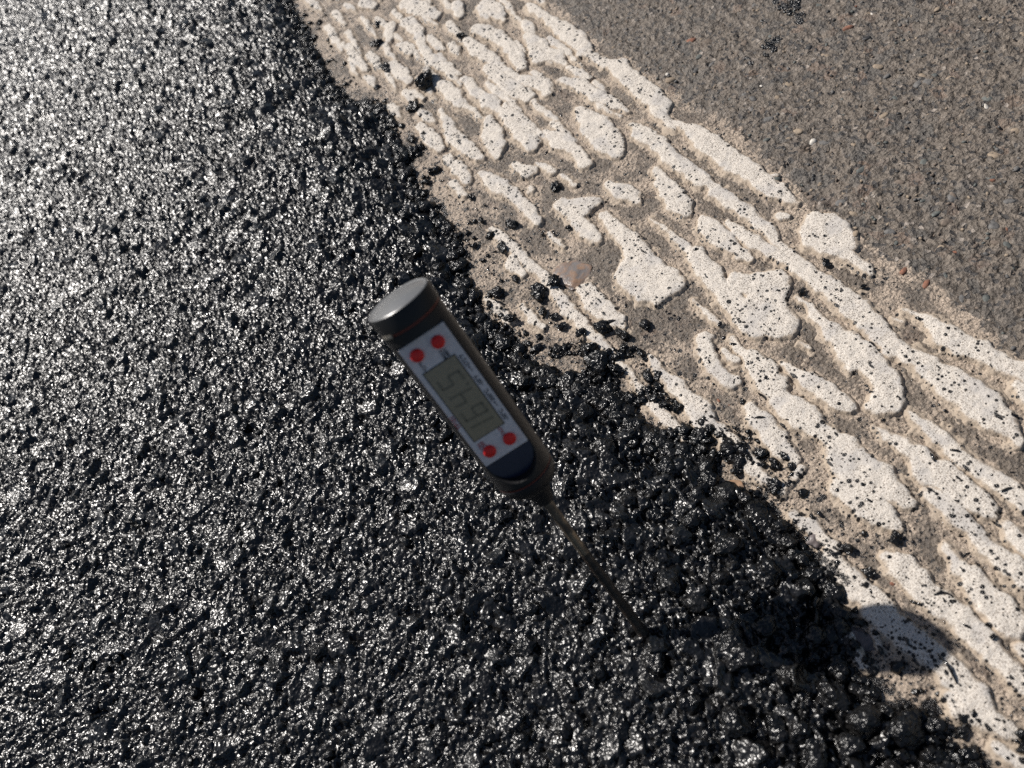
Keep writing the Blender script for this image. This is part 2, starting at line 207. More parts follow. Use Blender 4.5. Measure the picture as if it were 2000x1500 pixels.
# ------------------------------------------------------------------ materials
class NT:
    def __init__(self, name, world=False):
        self.mat = bpy.data.materials.new(name); self.mat.use_nodes = True
        self.t = self.mat.node_tree; self.b = self.t.nodes['Principled BSDF']
        tc = self.t.nodes.new('ShaderNodeTexCoord'); self.obj = tc.outputs['Object']
        if world: self.obj = self.t.nodes.new('ShaderNodeNewGeometry').outputs['Position']
    def set(self, **k):
        for n, v in k.items():
            i = self.b.inputs[n.replace('_', ' ')]
            if hasattr(v, 'node'): self.t.links.new(v, i)
            else: i.default_value = v
        return self
    def put(self, sock, v):
        if hasattr(v, 'node'): self.t.links.new(v, sock)
        else: sock.default_value = v
    flat = False
    def noise(self, scale, detail=2.0, rough=0.55, vec=None, out=0):
        n = self.t.nodes.new('ShaderNodeTexNoise')
        if self.flat: n.noise_dimensions = '2D'
        n.inputs['Scale'].default_value = scale; n.inputs['Scale'].default_value = scale
        n.inputs['Detail'].default_value = detail; n.inputs['Roughness'].default_value = rough
        self.t.links.new(vec or self.obj, n.inputs['Vector']); return n.outputs[out]
    def voro(self, scale, feature='F1', rnd=1.0, vec=None):
        n = self.t.nodes.new('ShaderNodeTexVoronoi'); n.feature = feature
        if self.flat: n.voronoi_dimensions = '2D'
        n.inputs['Scale'].default_value = scale; n.inputs['Randomness'].default_value = rnd
        self.t.links.new(vec or self.obj, n.inputs['Vector']); return n.outputs
    def attr(self, name):
        n = self.t.nodes.new('ShaderNodeAttribute'); n.attribute_name = name; return n.outputs['Fac']
    def math(self, op, a, b=0.0, c=0.0, clamp=False):
        n = self.t.nodes.new('ShaderNodeMath'); n.operation = op; n.use_clamp = clamp
        self.put(n.inputs[0], a); self.put(n.inputs[1], b)
        if len(n.inputs) > 2: self.put(n.inputs[2], c)
        return n.outputs[0]
    def ramp(self, v, lo, hi, to0=0.0, to1=1.0):
        n = self.t.nodes.new('ShaderNodeMapRange'); n.interpolation_type = 'SMOOTHSTEP'
        self.put(n.inputs[0], v)
        for i, x in enumerate((lo, hi, to0, to1)): self.put(n.inputs[1 + i], x)
        return n.outputs[0]
    def mix(self, f, a, b):
        n = self.t.nodes.new('ShaderNodeMix'); n.data_type = 'RGBA'
        self.put(n.inputs[0], f)
        for s, v in ((n.inputs[6], a), (n.inputs[7], b)):
            if hasattr(v, 'node'): self.t.links.new(v, s)
            else: s.default_value = (*v, 1.0)
        return n.outputs[2]
    def sep(self, c):
        n = self.t.nodes.new('ShaderNodeSeparateColor'); self.t.links.new(c, n.inputs[0]); return n.outputs
    def bump(self, h, strength, dist, prev=None):
        n = self.t.nodes.new('ShaderNodeBump'); n.inputs['Strength'].default_value = strength
        n.inputs['Distance'].default_value = dist
        self.t.links.new(h, n.inputs['Height'])
        if prev is not None: self.t.links.new(prev, n.inputs['Normal'])
        self.t.links.new(n.outputs[0], self.b.inputs['Normal']); return n.outputs[0]
    def specks(self, scale, size, density, stretch=None):
        """mask of small black drops: one cell in `density` holds a drop"""
        vec = self.obj
        if stretch:
            mp = self.t.nodes.new('ShaderNodeMapping'); mp.inputs['Scale'].default_value = stretch
            self.t.links.new(self.obj, mp.inputs['Vector']); vec = mp.outputs[0]
        v = self.voro(scale, vec=vec)
        r = self.sep(v['Color'])
        has = self.math('LESS_THAN', r[0], density)
        rad = self.math('MULTIPLY', self.math('ADD', self.math('MULTIPLY', r[1], r[1]), 0.25), size)
        edge = self.math('SUBTRACT', rad, v['Distance'])
        return self.math('MULTIPLY', self.ramp(edge, -0.03, 0.03), has)

def fresh_material(name='fresh_bitumen', gloss=0.14, k=1.0):
    n = NT(name, True)
    stone = n.voro(150)
    rc = n.sep(stone['Color'])
    tone = n.mix(n.ramp(rc[0], 0.2, 0.95), (0.0035, 0.0035, 0.0038), (0.011, 0.0105, 0.0105))
    n.set(Base_Color=tone, Specular_IOR_Level=0.6 if k == 1 else 0.45)
    n.set(Roughness=n.math('ADD', n.math('MULTIPLY', n.noise(160, 2), 0.30 if k == 1 else 0.2), gloss))
    p = n.bump(n.noise(230, 1, 0.5), 0.5, 0.0015)
    v = n.voro(520)
    p = n.bump(v['Distance'], 0.42 * k, 0.0010, p)
    n.bump(n.noise(1000, 0.5 if k == 1 else 1.5, 0.4), 0.5 * min(k, 1.6), 0.0007 * k, p)
    return n.mat

def old_asphalt_material():
    n = NT('weathered_asphalt_and_paint_film', True); n.flat = True
    big = n.noise(30, 3); mid = n.noise(240, 4, 0.65); fine = n.noise(1300, 3, 0.7)
    grit = n.voro(620); gc = n.sep(grit['Color'])
    base = n.mix(n.ramp(mid, 0.35, 0.68), (0.088, 0.072, 0.057), (0.245, 0.204, 0.165))
    peb = n.sep(n.voro(175)['Color'])
    base = n.mix(n.ramp(peb[0], 0.62, 0.95, 0.0, 0.5), base, (0.215, 0.175, 0.138))
    base = n.mix(n.ramp(peb[1], 0.70, 0.95, 0.0, 0.6), base, (0.095, 0.093, 0.088))
    base = n.mix(n.ramp(peb[2], 0.93, 0.97, 0.0, 0.35), base, (0.25, 0.15, 0.10))
    base = n.mix(n.ramp(big, 0.4, 0.65, 0.0, 0.3), base, (0.20, 0.165, 0.13))
    base = n.mix(n.ramp(gc[0], 0.86, 0.97, 0.0, 0.45), base, (0.23, 0.195, 0.165))
    base = n.mix(n.ramp(gc[1], 0.80, 0.9), base, (0.04, 0.037, 0.036))
    base = n.mix(n.ramp(fine, 0.35, 0.72, 0.0, 0.55), base, (0.065, 0.054, 0.045))
    base = n.mix(n.math('MULTIPLY', n.ramp(gc[2], 0.985, 0.99), 0.8), base, (0.36, 0.31, 0.265))
    # thin cream paint film left between the thick ridges
    film = n.attr('film_mm')
    inside = n.ramp(n.math('ADD', film, n.math('MULTIPLY', n.math('SUBTRACT', n.noise(260, 4, 0.7), 0.5), 20.0)), -0.6, 0.9)
    patch = n.math('ADD', n.math('MULTIPLY', n.noise(48, 3, 0.6), 0.75), n.math('MULTIPLY', n.noise(520, 4, 0.7), 0.5))
    rim = n.ramp(film, 1.0, 8.0, 0.12, 0.0)
    near = n.ramp(n.attr('edge_mm'), 4.0, 40.0, 0.12, 0.0)
    around = n.ramp(n.attr('paint_mm'), -3.5, -0.3, 0.0, 0.11)
    patch = n.math('ADD', n.math('ADD', patch, rim), n.math('ADD', near, around))
    cream = n.mix(n.ramp(fine, 0.34, 0.66), (0.55, 0.445, 0.35), (0.28, 0.22, 0.165))
    dusty = n.mix(n.math('MULTIPLY', inside, n.ramp(fine, 0.3, 0.7, 0.65, 0.25)), base, (0.155, 0.123, 0.094))
    m1 = n.math('MULTIPLY', inside, n.ramp(patch, 0.625, 0.775, 0.0, 0.85))
    c = n.mix(m1, dusty, cream)
    # bitumen spots
    e = n.attr('edge_mm')
    dens = n.ramp(e, -5.0, 70.0, 0.42, 0.10)
    s1 = n.specks(420, 0.42, dens)
    s2 = n.specks(900, 0.45, n.math('MULTIPLY', dens, 1.1))
    s = n.math('MULTIPLY', n.math('MAXIMUM', s1, s2), n.ramp(film, -12.0, 6.0, 0.25, 1.0))
    smear = n.ramp(n.math('ADD', n.math('MULTIPLY', n.noise(170, 5, 0.75), 1.0), n.ramp(n.attr('edge_mm'), -2.0, 16.0, 0.26, -0.12)), 0.60, 0.68)
    s = n.math('MAXIMUM', s, smear)
    c = n.mix(s, c, (0.011, 0.010, 0.010))
    n.set(Base_Color=c, Roughness=n.math('SUBTRACT', 0.5, n.math('MULTIPLY', s, 0.25)), Specular_IOR_Level=0.5)
    p = n.bump(mid, 0.75, 0.0018)
    p = n.bump(grit['Distance'], 0.6, 0.0009, p)
    n.bump(fine, 0.8, 0.0006, p)
    return n.mat

def paint_material():
    n = NT('worn_white_road_paint', True); n.flat = True
    mid = n.noise(210, 4, 0.65); fine = n.noise(1900, 3, 0.75); cloud = n.noise(75, 3)
    sdf = n.attr('paint_mm')
    c = n.mix(n.ramp(fine, 0.36, 0.70), (0.70, 0.645, 0.575), (0.37, 0.32, 0.265))
    c = n.mix(n.ramp(cloud, 0.50, 0.68, 0.0, 0.7), c, (0.46, 0.43, 0.40))
    dirt = n.math('ADD', n.ramp(sdf, -0.6, 2.6, 0.60, 0.0), n.math('MULTIPLY', mid, 0.62))
    c = n.mix(n.ramp(dirt, 0.44, 0.78, 0.0, 0.85), c, (0.36, 0.285, 0.21))
    pits = n.voro(1150); 
    pc = n.sep(pits['Color'])
    pit = n.math('MULTIPLY', n.math('LESS_THAN', pc[0], n.ramp(n.noise(95, 2), 0.40, 0.60, 0.12, 0.46)), n.ramp(pits['Distance'], 0.2, 0.42, 1.0, 0.0))
    c = n.mix(n.math('MULTIPLY', pit, 0.75), c, (0.13, 0.105, 0.085))
    e = n.attr('edge_mm')
    dens = n.math('MULTIPLY', n.ramp(e, 0.0, 90.0, 0.32, 0.15), n.ramp(n.noise(45, 2), 0.40, 0.66, 0.12, 2.0))
    s1 = n.specks(330, 0.30, dens, (1.0, 1.0, 0.4))
    s2 = n.specks(640, 0.42, n.math('MULTIPLY', dens, 1.15), (1.0, 1.0, 0.4))
    s3 = n.specks(300, 0.30, n.math('MULTIPLY', dens, 0.35), (1.35, 0.45, 0.4))
    s = n.math('MAXIMUM', n.math('MAXIMUM', s1, s2), s3)
    smear = n.ramp(n.math('ADD', n.math('MULTIPLY', n.noise(170, 5, 0.75), 1.0), n.ramp(n.attr('edge_mm'), -2.0, 16.0, 0.26, -0.12)), 0.60, 0.68)
    s = n.math('MAXIMUM', s, smear)
    c = n.mix(s, c, (0.012, 0.011, 0.011))
    n.set(Base_Color=c, Roughness=n.math('SUBTRACT', 0.66, n.math('MULTIPLY', s, 0.42)), Specular_IOR_Level=0.4)
    p = n.bump(mid, 0.45, 0.0010)
    p = n.bump(fine, 0.6, 0.0004, p)
    n.bump(s, 0.6, 0.0003, p)
    return n.mat

def plain(name, color, rough, spec=0.5, metal=0.0, grain=None):
    n = NT(name, grain is not None and grain[0] < 1000)
    if grain:
        g = n.noise(grain[0], 4, 0.65)
        n.set(Base_Color=n.mix(n.ramp(g, 0.35, 0.68), color, grain[1]))
        n.bump(g, grain[2], 0.0006)
    else:
        g = n.noise(900, 3, 0.6)
        n.set(Base_Color=n.mix(n.ramp(g, 0.3, 0.75), color, tuple(x * 0.82 for x in color)))
    n.set(Roughness=rough, Specular_IOR_Level=spec, Metallic=metal)
    return n.mat

M_FRESH = fresh_material()
M_STONE = fresh_material('coated_stone', 0.15, 1.45)
M_OLD = old_asphalt_material()
M_PAINT = paint_material()
M_DROP = plain('bitumen_drop', (0.008, 0.0075, 0.0075), 0.16, 0.6)
CHIP_MATS = [
    plain('tan_chip', (0.30, 0.235, 0.17), 0.75, 0.4, 0, (700, (0.20, 0.16, 0.12), 0.5)),
    plain('grey_chip', (0.145, 0.138, 0.13), 0.7, 0.45, 0, (700, (0.085, 0.082, 0.08), 0.5)),
    plain('green_grey_chip', (0.11, 0.118, 0.108), 0.68, 0.45, 0, (700, (0.07, 0.074, 0.07), 0.5)),
    plain('red_chip', (0.25, 0.105, 0.062), 0.75, 0.4, 0, (500, (0.13, 0.075, 0.055), 0.6)),
    plain('black_chip', (0.03, 0.029, 0.03), 0.5, 0.5, 0, (700, (0.015, 0.015, 0.015), 0.5)),
    plain('white_chip', (0.62, 0.58, 0.52), 0.5, 0.5, 0, (700, (0.48, 0.44, 0.38), 0.4)),
    plain('brown_chip', (0.19, 0.15, 0.12), 0.78, 0.35, 0, (700, (0.125, 0.10, 0.08), 0.5)),
]

# ------------------------------------------------------------------ raised paint ridges of the marking
HX0, HY0, HS = -10.0, -90.0, 0.5
HN = (2300, 420)                       # rows (y), columns (x)
HMAP = np.zeros(HN); SMAP = np.full(HN, -20.0)

def chain_field(X, Y, chain):
    ch = np.array(chain, float)
    if len(ch) == 1: ch = np.vstack([ch, ch + [0.1, 0.1, 0]])
    sdf = None; rad = None
    for a, b in zip(ch[:-1], ch[1:]):
        dx, dy = b[0] - a[0], b[1] - a[1]
        t = np.clip(((X - a[0]) * dx + (Y - a[1]) * dy) / max(dx * dx + dy * dy, 1e-6), 0, 1)
        r = a[2] + (b[2] - a[2]) * t
        d = r - np.hypot(X - a[0] - dx * t, Y - a[1] - dy * t)
        if sdf is None: sdf, rad = d, r
        else:
            rad = np.where(d > sdf, r, rad)
            k = 1.2
            h = np.clip(0.5 + 0.5 * (d - sdf) / k, 0, 1)
            sdf = sdf * (1 - h) + d * h + k * h * (1 - h)
    return sdf, rad

def paint_height(X, Y, chain, seed):
    sdf, rad = chain_field(X + 0.9 * noise(X, Y, 7, 31), Y + 0.9 * noise(X, Y, 7, 32), chain)
    sdf = sdf + 0.35 + 0.75 * noise(X, Y, 4.5, 40) + 0.5 * noise(X, Y, 2.1, 41) + 0.2 * noise(X, Y, 1.1, 42)
    top = 1.6 * np.clip(0.30 + rad / 6.0, 0.35, 1.0)
    w = np.clip(rad * 0.75, 0.8, 3.0)
    u = np.clip(sdf / w, 0, 1)
    z = top * np.sqrt(1 - (1 - u) ** 2)
    z = z + u * (0.28 * noise(X, Y, 5, 50) + 0.15 * noise(X, Y, 1.6, 51))
    # thin broken smear of paint round the ridge
    ms = sstep(-3.6, -0.2, sdf + 2.6 * noise(X, Y, 5.5, 55) + 1.5 * noise(X, Y, 2.0, 56) - 1.1) * sstep(-4.5, -2.5, sdf)
    skirt = -1.3 + 1.22 * ms + 0.10 * noise(X, Y, 1.4, 57)
    z = np.where(sdf < 0, np.maximum(np.maximum(sdf * 1.8, -1.3), skirt), z)
    return sdf, z

chains = [list(map(tuple, b)) for b in BLOBS]
# the marking goes on past the picture in the same manner
r2 = np.random.default_rng(21)
def extra_chain(x, y):
    n = r2.integers(3, 7); out = []
    r0 = r2.uniform(2.2, 4.2)
    for k in range(n):
        t = k / (n - 1)
        out.append((x, y, max(0.7, r0 * (0.35 + 0.65 * math.sin(math.pi * min(1, 0.25 + t * 0.8))))))
        y -= r2.uniform(6, 10); x += r2.uniform(-1.6, 1.6)
    return out
for row in range(11):
    x = 40 + row * 11.2
    y = 1000.0
    while y > -85:
        L = r2.uniform(22, 60)
        lo = np.interp(x, [40, 60, 100, 160], [365, 360, 300, 262])      # traced part in between
        hi = np.interp(x, [40, 60, 100, 160], [-25, -35, 8, 70])
        if y - L > lo or y < hi - 8:
            if x > float(edge_x(y)) - 3:
                ec = extra_chain(x + r2.uniform(-3, 3), y)
                if ec[-1][1] > lo + 6 or ec[0][1] < hi - 6: chains.append(ec)
        y -= L
marking = bpy.data.objects.new('road_marking', None)
marking.location = (100 * MM, 150 * MM, 0)
col.objects.link(marking)
tag(marking, 'worn white road marking of raised paint ridges beside the fresh asphalt', 'road marking')

def put_hmap(X, Y, z, sdf):
    i = np.round((Y - HY0) / HS).astype(int); j = np.round((X - HX0) / HS).astype(int)
    ok = (i >= 0) & (i < HN[0]) & (j >= 0) & (j < HN[1])
    np.maximum.at(HMAP, (i[ok], j[ok]), z[ok]); np.maximum.at(SMAP, (i[ok], j[ok]), sdf[ok])

for bi, ch in enumerate(chains):
    a = np.array(ch)
    pad = 6.5
    x0, x1 = (a[:, 0] - a[:, 2]).min() - pad, (a[:, 0] + a[:, 2]).max() + pad
    y0, y1 = (a[:, 1] - a[:, 2]).min() - pad, (a[:, 1] + a[:, 2]).max() + pad
    hx, hy = np.meshgrid(np.arange(math.floor(x0 / HS) * HS, x1, HS), np.arange(math.floor(y0 / HS) * HS, y1, HS))
    sdf_h, z_h = paint_height(hx, hy, ch, bi)
    put_hmap(hx, hy, np.where(sdf_h > 0, np.maximum(z_h, 0), 0), sdf_h)
    st = 0.5 if bi < len(BLOBS) else 1.1
    pad = 2.5
    xs = np.arange(x0 + 0.5, x1 - 0.5, st); ys = np.arange(y0 + 0.5, y1 - 0.5, st)
    if len(xs) < 3 or len(ys) < 3: continue
    X, Y = np.meshgrid(xs, ys)
    sdf, Z = paint_height(X, Y, ch, bi)
    idx = np.arange(X.size).reshape(X.shape)
    q = np.stack([idx[:-1, :-1], idx[:-1, 1:], idx[1:, 1:], idx[1:, :-1]], -1).reshape(-1, 4)
    k = (sdf.ravel() > -4.4)
    q = q[k[q].any(1)]
    if len(q) == 0: continue
    used = np.zeros(X.size, bool); used[q.ravel()] = True
    remap = np.cumsum(used) - 1
    V = np.stack([X.ravel(), Y.ravel(), Z.ravel()], -1)[used]
    V = V * MM - np.array(marking.location)
    me = fast_mesh('paint_ridge', V, remap[q])
    float_attr(me, 'paint_mm', sdf.ravel()[used])
    float_attr(me, 'edge_mm', (X - edge_x(Y)).ravel()[used])
    link('paint_ridge', me, M_PAINT, marking)

def ground_h(x, y):
    """surface height in mm over the marking"""
    i = int(round((y - HY0) / HS)); j = int(round((x - HX0) / HS))
    if 0 <= i < HN[0] and 0 <= j < HN[1]: return float(HMAP[i, j])
    return 0.0

# ------------------------------------------------------------------ old asphalt sheet
xs = graded(5, 335, 0.8, -60000, 60000, 1.5)
ys = graded(-55, 480, 0.75, -60000, 60000, 1.5, 1.4)
def old_z(X, Y):
    fine = np.exp(-np.maximum(0, np.abs(X - 170) - 190) / 60) * np.exp(-np.maximum(0, np.abs(Y - 240) - 330) / 60)
    inm = sstep(-4, 4, film_x(Y) - X)
    f1, br, r, dx, dy = worley(X + noise(X, Y, 5, 70), Y + noise(X, Y, 5, 71), 5.2, 72)
    st = (r[0] * 0.55 + 0.25 * (dx * (r[1] - .5) + dy * (r[2] - .5))) * sstep(0, 1.3, br)
    f1b, brb, rb, dxb, dyb = worley(X, Y, 2.3, 90)
    st2 = (rb[0] * 0.28 + 0.3 * (dxb * (rb[1] - .5) + dyb * (rb[2] - .5))) * sstep(0, 0.7, brb)
    pits = -1.25 * (sstep(0.42, 0.72, noise(X, Y, 3.0, 77)) + sstep(0.55, 0.85, noise(X, Y, 6.0, 78)))
    z = fbm(X, Y, 22, 2, 60) * 0.5 + 0.22 * fbm(X, Y, 1.9, 2, 64) + 1.45 * (st + st2 + 0.6 * pits) * (1 - 0.68 * inm)
    z = z * fine - 0.35 - 0.35 * inm
    z = z - 6.0 * sstep(12, 40, edge_x(Y) - X)                      # the bed below the new layer
    return z
V, q = sheet(xs, ys, old_z)
me = fast_mesh('old_asphalt', V * MM, q)
float_attr(me, 'film_mm', np.clip(film_x(V[:, 1]) - V[:, 0], -100, 300))
float_attr(me, 'edge_mm', np.clip(V[:, 0] - edge_x(V[:, 1]), -300, 300))
ii = np.clip(np.round((V[:, 1] - HY0) / HS).astype(int), 0, HN[0] - 1); jj = np.clip(np.round((V[:, 0] - HX0) / HS).astype(int), 0, HN[1] - 1)
inside = (V[:, 0] > HX0) & (V[:, 0] < HX0 + HS * (HN[1] - 1)) & (V[:, 1] > HY0) & (V[:, 1] < HY0 + HS * (HN[0] - 1))
float_attr(me, 'paint_mm', np.where(inside, SMAP[ii, jj], -20.0))
old = tag(link('old_asphalt', me, M_OLD), kind='structure')

# ------------------------------------------------------------------ fresh asphalt layer
def layer_profile(d):
    up = 13.5 * (1 - np.exp(-np.maximum(d, 0) / 22.0))
    return np.where(d > 0, up - 0.4, -0.4 + d * 0.9)

def fresh_z(X, Y, lod=True):
    d = edge_x(Y) - X + 3.5 * noise(X, Y, 11, 101) + 1.6 * noise(X, Y, 4, 102)
    z = layer_profile(d) + 0.9 * fbm(X, Y, 70, 2, 105)
    wx = X + 1.2 * noise(X, Y, 6, 110) + 0.4 * noise(X, Y, 2.2, 112); wy = Y + 1.2 * noise(X, Y, 6, 111) + 0.4 * noise(X, Y, 2.2, 113)
    f1, br, r, dx, dy = worley(wx, wy, 8.4, 120)
    f1b, brb, rb, dxb, dyb = worley(wx, wy, 3.1, 130)
    f1c, brc, rc, dxc, dyc = worley(wx, wy, 1.6, 140)
    loose = 1 + 0.5 * np.exp(-np.maximum(d, 0) / 40.0) + 0.7 * np.exp(-np.maximum(d, 0) / 45.0) * sstep(190, 40, Y)
    tilt = 0.85
    big = (r[0] - 0.35) * 1.5 + tilt * (dx * (r[1] - .5) + dy * (r[2] - .5))
    mid = (rb[0] - 0.5) * 1.25 + 0.95 * (dxb * (rb[1] - .5) + dyb * (rb[2] - .5))
    tiny = (rc[0] - 0.5) * 0.55 + 0.8 * (dxc * (rc[1] - .5) + dyc * (rc[2] - .5))
    isbig = (r[3] < 0.26 + 0.34 * np.exp(-np.maximum(d, 0) / 60.0)).astype(float) * sstep(0.0, 1.6, br)
    st = isbig * big + (1 - isbig) * (mid - 1.15 * (1 - sstep(0, 1.0, brb)) - 0.5)
    st = st + tiny * (1 - 0.6 * isbig) - 0.35 * (1 - sstep(0, 0.5, brc)) * (1 - 0.6 * isbig)
    pit = -2.2 * sstep(0.28, 0.8, noise(X + 2 * noise(X, Y, 3, 152), Y + 2 * noise(X, Y, 3, 153), 9.0, 150)) - 0.9 * sstep(0.4, 0.8, noise(X, Y, 4.2, 151))
    near = 0.35 + 0.65 * sstep(-6, 10, d)
    fade = np.exp(-np.maximum(0, np.abs(X + 130) - 230) / 50) * np.exp(-np.maximum(0, np.abs(Y - 500) - 590) / 80)
    return z + (st * loose + pit) * near * fade + 0.25 * fbm(X, Y, 1.6, 2, 160) * fade
xs = graded(-315, 70, 0.62, -60000, 71, 1.5)
ys = graded(-50, 1060, 0.6, -60000, 60000, 1.5, 1.9)
V, q = sheet(xs, ys, fresh_z, keep=lambda X, Y: edge_x(Y) - X > -9)
me = fast_mesh('fresh_asphalt', V * MM, q)
fresh = tag(link('fresh_asphalt', me, M_FRESH), kind='structure')

def stone_mesh(name, seed, subdiv, cuts, rough, squash):
    bm = bmesh.new()
    bmesh.ops.create_icosphere(bm, subdivisions=subdiv, radius=1.0)
    rr = np.random.default_rng(seed)
    planes = []
    for k in range(cuts):
        v = Vector(rr.normal(size=3)).normalized(); planes.append((v, rr.uniform(0.62, 0.9)))
    co = np.array([v.co[:] for v in bm.verts])
    for v, d in planes:
        s = co @ np.array(v); over = np.maximum(0, s - d)
        co = co - np.outer(over * 0.92, np.array(v))
    nz = 0
    for o, (cell, amp) in enumerate(((0.9, 1.0), (0.42, 0.5), (0.2, 0.28))):
        nz = nz + amp * (noise(co[:, 0] + 7 * seed, co[:, 1] + co[:, 2] * 0.7, cell, seed + o) + noise(co[:, 2] + 3 * seed, co[:, 1] - co[:, 0] * 0.6, cell, seed + 9 + o)) * 0.5
    co = co * (1 + rough * nz)[:, None] * np.array([1.0, rr.uniform(0.7, 0.95), squash])
    for v, c in zip(bm.verts, co): v.co = c
    for f in bm.faces: f.smooth = True
    me = bpy.data.meshes.new(name); bm.to_mesh(me); bm.free()
    return me

STONES = [stone_mesh('stone', 300 + k, 4, 12, 0.24, 0.72) for k in range(8)]
for s_ in STONES: s_.materials.append(M_STONE)
spots = [(x, y, r) for x, y, r in BIG_STONES]
r3 = np.random.default_rng(5)
tries = 0
while len(spots) < 290 and tries < 60000:
    tries += 1
    y = -25 + 330 * r3.random() ** 1.6
    d = r3.gamma(1.3, 22.0) if r3.random() < 0.55 else r3.uniform(0, 260)
    x = float(edge_x(y)) - 2 - d
    rad = r3.uniform(2.4, 5.2) * (1.25 if y < 100 else 0.85) * (0.85 if d > 60 else 1.0)
    if all((x - a) ** 2 + (y - b) ** 2 > ((rad + c) * 1.05) ** 2 for a, b, c in spots):
        spots.append((x, y, rad))
SX = np.array([s[0] for s in spots]); SY = np.array([s[1] for s in spots])
zz = layer_profile(edge_x(SY) - SX)
for i, (x, y, rad) in enumerate(spots):
    o = link('stone', STONES[i % 8], None, fresh)
    d = float(edge_x(y)) - x
    sink = r3.uniform(0.10, 0.40) if d < 55 else r3.uniform(0.42, 0.62)
    o.location = Vector((x, y, float(zz[i]) - sink * rad * 0.72)) * MM
    o.rotation_euler = (r3.uniform(-0.35, 0.35), r3.uniform(-0.35, 0.35), r3.uniform(0, 6.28))
    o.scale = (rad * MM,) * 3

def scatter_mesh(name, items, unit_v, unit_f, lumps=0.25, seed=1, small=0.0):
    rr = np.random.default_rng(seed); Vs = []; Fs = []; n = 0
    for (x, y, z, sx, sy, sz, rot) in items:
        uv, uf = (IV1, IF1) if max(sx, sy) < small else (unit_v, unit_f)
        v = uv * (1 + lumps * rr.uniform(-1, 1, size=(len(uv), 1)))
        v = v * np.array([sx, sy, sz]); c, s_ = math.cos(rot), math.sin(rot)
        v = np.stack([v[:, 0] * c - v[:, 1] * s_ + x, v[:, 0] * s_ + v[:, 1] * c + y, v[:, 2] + z], -1)
        Vs.append(v); Fs.append(uf + n); n += len(uv)
    return fast_mesh(name, np.vstack(Vs) * MM, np.vstack(Fs))

def ico(subdiv):
    bm = bmesh.new(); bmesh.ops.create_icosphere(bm, subdivisions=subdiv, radius=1.0)
    v = np.array([a.co[:] for a in bm.verts]); f = np.array([[a.index for a in t.verts] for t in bm.faces]); bm.free()
    return v, f
IV1, IF1 = ico(1); IV2, IF2 = ico(2)

# fine black crumbs spilled over the ragged edge of the new layer
items = []
r4 = np.random.default_rng(8)
for k in range(11500):
    y = -40 + 760 * r4.random() ** 1.25 if k < 5200 else r4.uniform(105, 215)
    d = -r4.exponential(5.5 if k < 5200 else 10.0) + 3.0
    clump = float(noise(np.array([y]), np.array([d]), 13, 200)[0])
    if d < -2 and clump < -0.05 - 0.02 * d * 0: continue
    if d < -26: continue
    x = float(edge_x(y)) - d
    s_ = min(3.6, 0.35 + r4.exponential(0.62)) * (1.15 if d > -4 else 0.72)
    z = max(0.0, ground_h(x, y)) + s_ * 0.25 + (float(layer_profile(np.array(d))) if d > 0 else 0)
    items.append((x, y, z - 0.3, s_ * r4.uniform(.65, 1.4), s_ * r4.uniform(.65, 1.2), s_ * r4.uniform(.5, .85), r4.uniform(0, 6.28)))
tag(link('edge_crumbs', scatter_mesh('edge_crumbs', items, IV2, IF2, 0.32, 3, 1.0), M_STONE, fresh), kind='stuff')

# ------------------------------------------------------------------ stones showing in the old surface
CHIPM = [stone_mesh('aggregate_stone', 400 + k, 2, 9, 0.18, 0.5) for k in range(7)]
for k in range(7): CHIPM[k].materials.append(CHIP_MATS[k])
BYMAT = {}
def chip_mesh(shape, mat):
    key = (shape, mat)
    if key not in BYMAT:
        me = CHIPM[shape].copy(); me.materials.clear(); me.materials.append(CHIP_MATS[mat]); me.name = 'aggregate_stone'; BYMAT[key] = me
    return BYMAT[key]
chips = [(x, y, r, int(mt), True) for x, y, r, mt in CHIPS]
r5 = np.random.default_rng(12)
while len(chips) < 285:
    y = r5.uniform(40, 330); x = float(film_x(np.array(y))) + r5.uniform(2, 175)
    mt = int(r5.choice([0, 1, 2, 4, 6, 3, 5], p=[0.16, 0.27, 0.2, 0.09, 0.23, 0.02, 0.03]))
    chips.append((x, y, r5.uniform(1.0, 2.9) * (0.6 if mt in (3, 5) else 1), mt, False))
for i, (x, y, r, mt, traced) in enumerate(chips):
    o = link('aggregate_stone', chip_mesh(i % 7, mt), None, old)
    o.location = Vector((x, y, ground_h(x, y) - (0.35 if mt == 3 else 0.15) - r * 0.14)) * MM
    o.scale = (r * (1.0 if traced else 1.25) * MM, r * (0.62 if mt == 3 else 0.9) * MM, r * 0.8 * MM)
    o.rotation_euler = (r5.uniform(-.3, .3), r5.uniform(-.3, .3), r5.uniform(0, 6.28))
    if mt == 3: o['label'] = 'small brick red stone set in the old asphalt'
for mt, num in ((1, 500), (2, 350), (6, 500), (0, 300), (4, 260)):
    items = []
    for k in range(num):
        y = r5.uniform(0, 420); x = float(film_x(np.array(y))) + r5.uniform(0, 180)
        r = r5.uniform(0.4, 1.1)
        items.append((x, y, -0.15, r * 1.2, r * 0.85, r * 0.7, r5.uniform(0, 6.28)))
    tag(link('grit', scatter_mesh('grit', items, IV1, IF1, 0.25, mt), CHIP_MATS[mt], old), kind='stuff')

